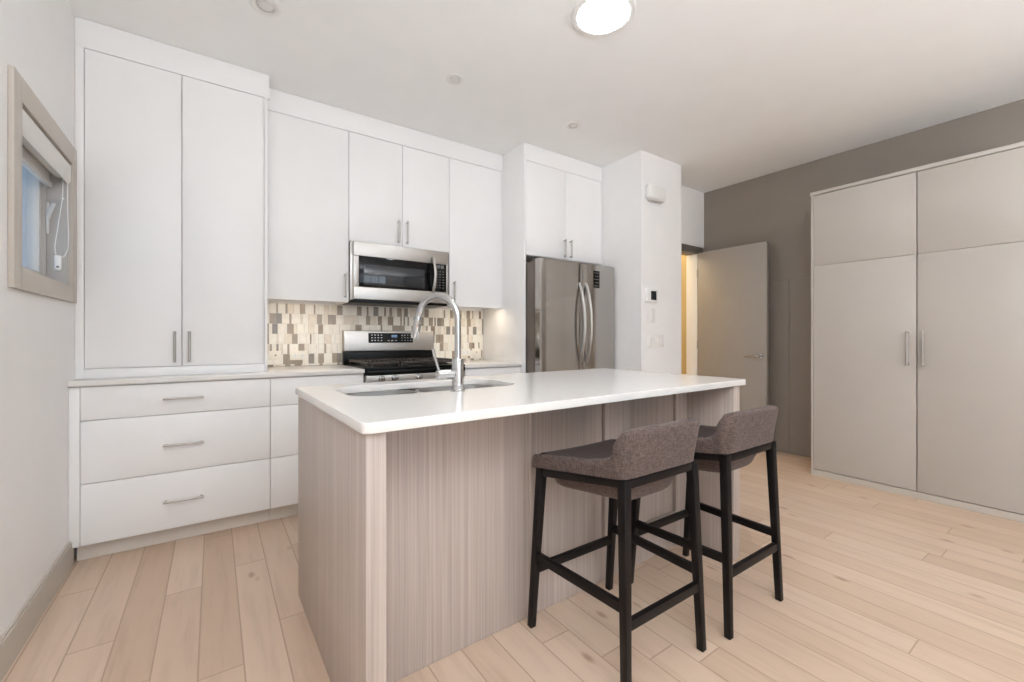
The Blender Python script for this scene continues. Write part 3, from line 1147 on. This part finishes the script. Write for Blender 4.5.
added_fill_stand(0.1, -1.0, 1.7, 'added floor lamp shape around the left ceiling fill, unseen behind the camera')
added_fill_stand(2.9, -1.6, 1.5, 'added floor lamp shape around the right ceiling fill, unseen toward the wardrobe wall')

# ------------------------------------------------------------------ island
IX0, IX1, IY0, IY1 = 0.309, 2.286, 1.103, 2.095
IZ0, IZ1 = 0.8835, 0.9125
isl = empty('kitchen_island', (1.28, 1.6, 0), 'striped pale oak kitchen island base under white quartz top', 'island')
mk('end_panel', box(B(), 0.321, 0.375, 1.120, 2.08, 0.001, 0.883, 0.001), 'lam', isl)
mk('end_panel', box(B(), 2.164, 2.224, 1.112, 2.08, 0.001, 0.883, 0.001), 'lam', isl)
PY = 1.372
b = B()
box(b, 0.3765, 1.052, PY, PY + 0.018, 0.001, 0.883, 0.0008)
mk('back_panel', b, 'lam', isl)
b = B()    # framed part of the knee wall
box(b, 1.0525, 1.066, PY, PY + 0.018, 0.001, 0.883, 0.0008)
box(b, 1.500, 1.676, PY, PY + 0.018, 0.001, 0.883, 0.0008)
box(b, 2.062, 2.1635, PY, PY + 0.018, 0.001, 0.883, 0.0008)
for x0, x1 in ((1.066, 1.500), (1.676, 2.062)):
    box(b, x0, x1, PY, PY + 0.018, 0.001, 0.185, 0.0008)
    box(b, x0, x1, PY, PY + 0.018, 0.84, 0.883, 0.0008)
mk('panel_frame', b, 'lam', isl)
for x0, x1 in ((1.058, 1.508), (1.668, 2.074)):
    mk('inset_panel', box(B(), x0, x1, PY + 0.0185, PY + 0.030, 0.15, 0.86), 'lam', isl)
b = B()    # carcass floor, kitchen side fronts
box(b, 0.3765, 2.1635, PY + 0.031, 2.03, 0.095, 0.112)
mk('carcass_floor', b, 'carcass', isl)
mk('toe_kick', box(B(), 0.3765, 2.1635, 2.005, 2.02, 0.001, 0.094), 'trimgrey', isl)
xs = (0.3765, 0.77, 1.165, 1.665, 2.1635)
for i, (x0, x1) in enumerate(zip(xs, xs[1:])):
    d = mk('door', box(B(), x0 + GAP, x1 - GAP, 2.055, 2.075, 0.098, 0.876, 0.0012), 'lam', isl)
    hx = x1 - 0.05 if i % 2 == 0 else x0 + 0.05
    pull(d, (hx, 2.075, 0.66), (hx, 2.075, 0.83), (0, 1, 0))


def rrect(x0, x1, y0, y1, r, n=10):
    pts = []
    for cx, cy, a0 in ((x1 - r, y1 - r, 0), (x0 + r, y1 - r, 90), (x0 + r, y0 + r, 180), (x1 - r, y0 + r, 270)):
        for i in range(n + 1):
            a = math.radians(a0 + 90 * i / n)
            pts.append((cx + r * math.cos(a), cy + r * math.sin(a)))
    return pts


def slab(outer, holes, z0, z1, bev):
    cu = bpy.data.curves.new('slab', 'CURVE')
    cu.dimensions = '2D'
    cu.fill_mode = 'BOTH'
    cu.extrude = (z1 - z0) / 2 - bev
    cu.bevel_depth = bev
    cu.bevel_resolution = 2
    cu.offset = -bev
    for poly in [outer] + holes:
        sp = cu.splines.new('POLY')
        sp.points.add(len(poly) - 1)
        for p, q in zip(sp.points, poly):
            p.co = (q[0], q[1], 0, 1)
        sp.use_cyclic_u = True
    o = bpy.data.objects.new('slab', cu)
    C.objects.link(o)
    dg = bpy.context.evaluated_depsgraph_get()
    me = bpy.data.meshes.new_from_object(o.evaluated_get(dg))
    bpy.data.objects.remove(o)
    bpy.data.curves.remove(cu)
    b = B()
    b.from_mesh(me)
    bpy.data.meshes.remove(me)
    for v in b.verts:
        v.co.z += (z0 + z1) / 2
    return b


HX0, HX1, HY0, HY1, HR = 0.425, 1.190, 1.590, 1.965, 0.11
b = slab(rrect(IX0, IX1, IY0, IY1, 0.022, 6), [list(reversed(rrect(HX0, HX1, HY0, HY1, HR)))], IZ0, IZ1, 0.002)
tag(mk('island_countertop', b, 'quartz', None, (1.28, 1.6, 0.8835)), 'white quartz island countertop with a double sink cut-out', 'countertop')

sk = empty('double_sink', (0.78, 1.78, 0.66), 'undermount stainless double-bowl sink in the island countertop', 'sink')


def basin(x0, x1, y0, y1, depth, rl, name):
    b = B()
    loops = []
    zt_ = 0.8825
    for r_, z_, ins in ((rl, zt_, -0.010), (rl, zt_, 0.0), (rl, zt_ - depth + 0.03, 0.006), (rl * 0.8, zt_ - depth + 0.008, 0.014), (rl * 0.6, zt_ - depth, 0.035), (rl * 0.5, zt_ - depth - 0.004, 0.09)):
        loops.append([b.verts.new((x, y, z_)) for x, y in rrect(x0 + ins, x1 - ins, y0 + ins, y1 - ins, max(0.02, r_ - ins * 0.3), 8)])
    for a, c in zip(loops, loops[1:]):
        n = len(a)
        for i in range(n):
            b.faces.new((a[i], a[(i + 1) % n], c[(i + 1) % n], c[i]))
    b.faces.new(loops[-1])
    o = mk(name, b, 'sinksteel', sk, smooth=50)
    md = o.modifiers.new('thickness', 'SOLIDIFY')
    md.thickness = 0.0012
    md.offset = -1
    cx, cy = (x0 + x1) / 2, (y0 + y1) / 2
    b = B()
    lathe(b, [(0, 0.002), (0.03, 0.002), (0.034, 0.004), (0.042, 0.0035), (0.044, 0.0)], (cx, cy, zt_ - depth - 0.003), 28)
    mk('drain', b, 'chrome', o)


basin(0.428, 0.765, 1.594, 1.961, 0.20, 0.11, 'left_bowl')
basin(0.789, 1.187, 1.594, 1.961, 0.20, 0.11, 'right_bowl')
# ------------------------------------------------------------------ faucet
fx, fy, z0 = 0.812, 1.554, 0.9127
fa = empty('kitchen_faucet', (fx, fy, z0), 'tall polished chrome gooseneck faucet at the sink edge', 'faucet')
b = B()
lathe(b, [(0, 0), (0.030, 0), (0.030, 0.004), (0.027, 0.008), (0.0242, 0.010), (0.0242, 0.126), (0.0225, 0.131), (0.0, 0.131)], (fx, fy, z0), 36)
mk('body', b, 'chrome', fa)
dv = Vector((-0.481, 0.876, 0))
R_ = 0.101
zc = 1.203
pts = [Vector((fx, fy, z0 + 0.128)), Vector((fx, fy, 1.10)), Vector((fx, fy, zc))]
for i in range(1, 25):
    a = math.radians(180 - i * 172 / 24)
    pts.append(Vector((fx, fy, zc)) + dv * (R_ + R_ * math.cos(a)) + Vector((0, 0, R_ * math.sin(a))))
b = B()
tube(b, pts, 0.0135, 20)
mk('spout', b, 'chrome', fa)
e0 = pts[-1]
dd = (pts[-1] - pts[-2]).normalized()
b = B()
tube(b, [e0 - dd * 0.004, e0, e0 + dd * 0.004, e0 + dd * 0.02, e0 + dd * 0.088, e0 + dd * 0.092], [0.0135, 0.0145, 0.0152, 0.0158, 0.0168, 0.0155], 22)
wd_ = mk('spray_head', b, 'chrome', fa)
b = B()
q = e0 + dd * 0.045 - dv * 0.016
tube(b, [q - dd * 0.016, q + dd * 0.016], 0.0055, 10)
mk('spray_button', b, 'slotgrey', wd_)
b = B()
cyl(b, (fx - 0.018, fy, 0.983), (fx - 0.092, fy, 0.983), 0.0195, 24, 0.004)
mk('valve_boss', b, 'chrome', fa)
b = B()
tube(b, [(fx - 0.078, fy, 0.992), (fx - 0.088, fy, 1.012), (fx - 0.098, fy, 1.045), (fx - 0.108, fy, 1.085)], [0.006, 0.0062, 0.0068, 0.0075], 12, squash=(1.0, 0.75))
mk('lever', b, 'chrome', fa)




def turn(o, ang, piv=(0.306, 1.103)):
    x, y = o.location.x - piv[0], o.location.y - piv[1]
    c, s_ = math.cos(ang), math.sin(ang)
    o.location.x, o.location.y = piv[0] + x * c - y * s_, piv[1] + x * s_ + y * c
    o.rotation_euler.z += ang


# the island stands one degree off square to the walls
for nm in ('kitchen_island', 'island_countertop', 'double_sink'):
    turn(bpy.data.objects[nm], math.radians(1.0))


# ------------------------------------------------------------------ bar stools
def lerp(a, b, t):
    return a + (b - a) * t


def interp(tab, t):
    for (a, va), (c, vc) in zip(tab, tab[1:]):
        if t <= c:
            k = (t - a) / (c - a)
            k = k * k * (3 - 2 * k)
            return lerp(va, vc, max(0, k))
    return tab[-1][1]


def make_stool(cx, cy):
    st = empty('bar_stool', (cx, cy, 0), 'x', 'stool', 'tweed bar stools at the island')
    O = Vector((cx, cy, 0))
    seam = lambda y: lerp(0.634, 0.686, (0.19 - y) / 0.405)
    # plan of the wrap-round shell at the seam, front left -> back -> front right
    path = []
    HWf, HWb, yf, yb, r = 0.234, 0.200, 0.212, -0.215, 0.045
    for i in range(31):
        t_ = i / 30
        path.append((-lerp(HWf, HWb, t_), lerp(yf, yb + r, t_)))
    for i in range(1, 9):
        a = math.radians(180 + 90 * i / 9)
        path.append((-HWb + r + r * math.cos(a), yb + r + r * math.sin(a)))
    for i in range(0, 13):
        path.append((lerp(-HWb + r, HWb - r, i / 12), yb))
    for i in range(1, 9):
        a = math.radians(270 + 90 * i / 9)
        path.append((HWb - r + r * math.cos(a), yb + r + r * math.sin(a)))
    for i in range(30, -1, -1):
        t_ = i / 30
        path.append((lerp(HWf, HWb, t_), lerp(yf, yb + r, t_)))
    b = B()
    rings = []
    n = len(path)
    for i, (x, y) in enumerate(path):
        p0, p1 = path[max(0, i - 1)], path[min(n - 1, i + 1)]
        tx, ty = p1[0] - p0[0], p1[1] - p0[1]
        l_ = math.hypot(tx, ty)
        nx, ny = ty / l_, -tx / l_
        if nx * x + ny * (y + 0.02) < 0:
            nx, ny = -nx, -ny
        zb = seam(y)
        top = interp([(-0.22, 0.842), (-0.200, 0.834), (-0.186, 0.812), (-0.160, 0.748), (-0.12, 0.732), (-0.035, 0.713), (0.115, 0.695), (0.212, 0.678)], y)
        if y < -0.2:
            top = 0.842 - 0.010 * max(0, (abs(x) - 0.150) / 0.05) ** 2
        h = top - zb
        out = 0.024 * min(1, max(0, (h - 0.05) / 0.11))
        th = lerp(0.034, 0.046, min(1, max(0, (h - 0.05) / 0.11)))
        ring = []
        rc = min(0.016, h * 0.3)
        prof = [(0.0, 0.0), (out * 0.5, h * 0.5), (out, h - rc), (out - rc * 0.3, h - rc * 0.3), (out - rc, h), (out - th + rc, h), (out - th + rc * 0.3, h - rc * 0.3), (out - th, h - rc), (out * 0.5 - th, h * 0.5), (-th, 0.0)]
        for o_, z_ in prof:
            ring.append(b.verts.new(O + Vector((x + nx * o_, y + ny * o_, zb + z_))))
        rings.append(ring)
    for a, c in zip(rings, rings[1:]):
        m_ = len(a)
        for j in range(m_):
            b.faces.new((a[j], a[(j + 1) % m_], c[(j + 1) % m_], c[j]))
    b.faces.new(rings[0])
    b.faces.new(rings[-1])
    bmesh.ops.recalc_face_normals(b, faces=b.faces)
    endedges = [e for e in b.edges if len(e.link_faces) == 2 and any(len(f.verts) > 4 for f in e.link_faces)]
    bmesh.ops.bevel(b, geom=endedges, offset=0.008, segments=3, profile=0.5, affect='EDGES')
    mk('backrest', b, 'tweed', st, smooth=50)
    # seat cushion, rounded front edge
    b = B()
    NX, NY = 12, 14
    gr = []
    for j in range(NY + 1):
        v = j / NY
        y = lerp(0.222, -0.172, v)
        row = []
        for i in range(NX + 1):
            u = i / NX * 2 - 1
            hw = lerp(0.199, 0.160, v)
            x = u * hw
            z = lerp(0.684, 0.704, v) - 0.008 * (1 - u * u) * math.sin(math.pi * min(1, v + 0.1))
            ef = max(0, 1 - v / 0.10)
            z -= 0.016 * ef * ef
            row.append((x, y, z))
        gr.append(row)
    top = [[b.verts.new(O + Vector(p)) for p in row] for row in gr]
    bot = [[b.verts.new(O + Vector((p[0], p[1], seam(p[1]) - 0.004))) for p in row] for row in gr]
    for j in range(NY):
        for i in range(NX):
            b.faces.new((top[j][i], top[j][i + 1], top[j + 1][i + 1], top[j + 1][i]))
            b.faces.new((bot[j][i], bot[j + 1][i], bot[j + 1][i + 1], bot[j][i + 1]))
    for j in range(NY):
        b.faces.new((top[j][0], top[j + 1][0], bot[j + 1][0], bot[j][0]))
        b.faces.new((top[j][NX], bot[j][NX], bot[j + 1][NX], top[j + 1][NX]))
    for i in range(NX):
        b.faces.new((top[0][i], bot[0][i], bot[0][i + 1], top[0][i + 1]))
        b.faces.new((top[NY][i], top[NY][i + 1], bot[NY][i + 1], bot[NY][i]))
    mk('seat', b, 'seat', st, smooth=60, label='dark brown seat cushion')
    # upholstered belly under the seat
    b = B()
    NX, NY = 16, 12
    up, dn = [], []
    for j in range(NY + 1):
        v = j / NY * 2 - 1
        ru, rd = [], []
        for i in range(NX + 1):
            u = i / NX * 2 - 1
            x, y = u * 0.172, v * 0.186 + 0.006
            k = (1 - abs(u) ** 5) * (1 - abs(v) ** 14)
            ru.append(b.verts.new(O + Vector((x, y, seam(y) - 0.012))))
            rd.append(b.verts.new(O + Vector((x, y, seam(y) - 0.016 - 0.084 * max(0, k) ** 0.6))))
        up.append(ru)
        dn.append(rd)
    for j in range(NY):
        for i in range(NX):
            b.faces.new((up[j][i], up[j][i + 1], up[j + 1][i + 1], up[j + 1][i]))
            b.faces.new((dn[j][i], dn[j + 1][i], dn[j + 1][i + 1], dn[j][i + 1]))
    for j in range(NY):
        b.faces.new((up[j][0], up[j + 1][0], dn[j + 1][0], dn[j][0]))
        b.faces.new((up[j][NX], dn[j][NX], dn[j + 1][NX], up[j + 1][NX]))
    for i in range(NX):
        b.faces.new((up[0][i], dn[0][i], dn[0][i + 1], up[0][i + 1]))
        b.faces.new((up[NY][i], up[NY][i + 1], dn[NY][i + 1], dn[NY][i]))
    mk('seat_pan', b, 'tweed', st, smooth=60)
    # wooden frame
    FT = {}
    FB = {}
    for sx_ in (-1, 1):
        FT[sx_, 1] = O + Vector((sx_ * 0.208, 0.180, seam(0.180) - 0.002))
        FT[sx_, -1] = O + Vector((sx_ * 0.183 + 0.006, -0.196, seam(-0.196) - 0.002))
        FB[sx_, 1] = O + Vector((sx_ * 0.219, 0.230, 0.001))
        FB[sx_, -1] = O + Vector((sx_ * 0.204 + 0.005, -0.222, 0.001))
    for k in FT:
        b = B()
        bar(b, FB[k], FT[k], 0.025, 0.032)
        mk('leg', b, 'wood', st)
    b = B()
    for sx_ in (-1, 1):
        bar(b, FT[sx_, 1] - Vector((0, 0.018, 0.015)), FT[sx_, -1] + Vector((0, 0.018, -0.015)), 0.026, None, 0.028)
    bar(b, FT[-1, -1] + Vector((0.018, 0, -0.015)), FT[1, -1] + Vector((-0.018, 0, -0.015)), 0.028, None, 0.028)
    bar(b, FT[-1, 1] + Vector((0.018, 0, -0.015)), FT[1, 1] + Vector((-0.018, 0, -0.015)), 0.026, None, 0.028)
    mk('seat_frame', b, 'wood', st)
    at = lambda k, z: FB[k].lerp(FT[k], z / FT[k].z)
    for k0, k1, z in (((-1, 1), (-1, -1), 0.285), ((1, 1), (1, -1), 0.285), ((-1, 1), (1, 1), 0.232), ((-1, -1), (1, -1), 0.232)):
        p, q = at(k0, z), at(k1, z)
        dd_ = (q - p).normalized() * 0.012
        b = B()
        bar(b, p + dd_, q - dd_, 0.020, None, 0.032)
        mk('stretcher', b, 'wood', st)
    return st


s1 = make_stool(1.240, 1.105)
s1['label'] = 'bar stool nearest the camera, standing at the middle of the island'
s2 = bpy.data.objects.new(s1.name, None)
s2 = s1.copy()
C.objects.link(s2)
s2.location = (1.790, 1.082, 0)
s2['label'] = 'bar stool at the far end of the island, beside its right end panel'
for ch in list(s1.children):
    c = ch.copy()
    C.objects.link(c)
    c.parent = s2

# ------------------------------------------------------------------ closet on the right wall
WX, WY0, WY1 = 4.05, 0.20, 1.50
wd = empty('wardrobe', (4.33, 0.85, 0), 'large greige two-door wardrobe closet against the taupe wall', 'wardrobe')
mk('side_panel', box(B(), WX, XR - 0.001, WY1 - 0.016, WY1, 0.001, 2.296, 0.001), 'ward', wd)
mk('side_panel', box(B(), WX, XR - 0.001, WY0, WY0 + 0.016, 0.001, 2.296, 0.001), 'ward', wd)
mk('top_panel', box(B(), WX - 0.006, XR - 0.001, WY0 - 0.004, WY1 + 0.005, 2.2965, 2.324, 0.002), 'ward', wd)
mk('plinth', box(B(), WX + 0.002, WX + 0.02, WY0 + 0.0165, WY1 - 0.0165, 0.001, 0.046), 'trimgrey', wd)
b = B()
box(b, WX + 0.03, XR - 0.001, WY0 + 0.0165, WY1 - 0.0165, 0.05, 0.068)
box(b, WX + 0.03, XR - 0.001, WY0 + 0.0165, WY1 - 0.0165, 2.276, 2.295)
box(b, XR - 0.013, XR - 0.001, WY0 + 0.0165, WY1 - 0.0165, 0.068, 2.276)
box(b, WX + 0.03, XR - 0.014, 0.841, 0.859, 0.068, 2.276)
mk('carcass', b, 'carcass', wd)
for y0, y1, hy in ((0.853, WY1 - 0.018, 0.897), (WY0 + 0.018, 0.847, 0.816)):
    dr = mk('door', box(B(), WX, WX + 0.02, y0, y1, 0.052, 1.7155, 0.0012), 'ward', wd)
    pull(dr, (WX, hy, 0.930), (WX, hy, 1.176), (-1, 0, 0), 0.0078, 0.032)
    mk('upper_door', box(B(), WX, WX + 0.02, y0, y1, 1.7175, 2.292, 0.0012), 'ward', wd)
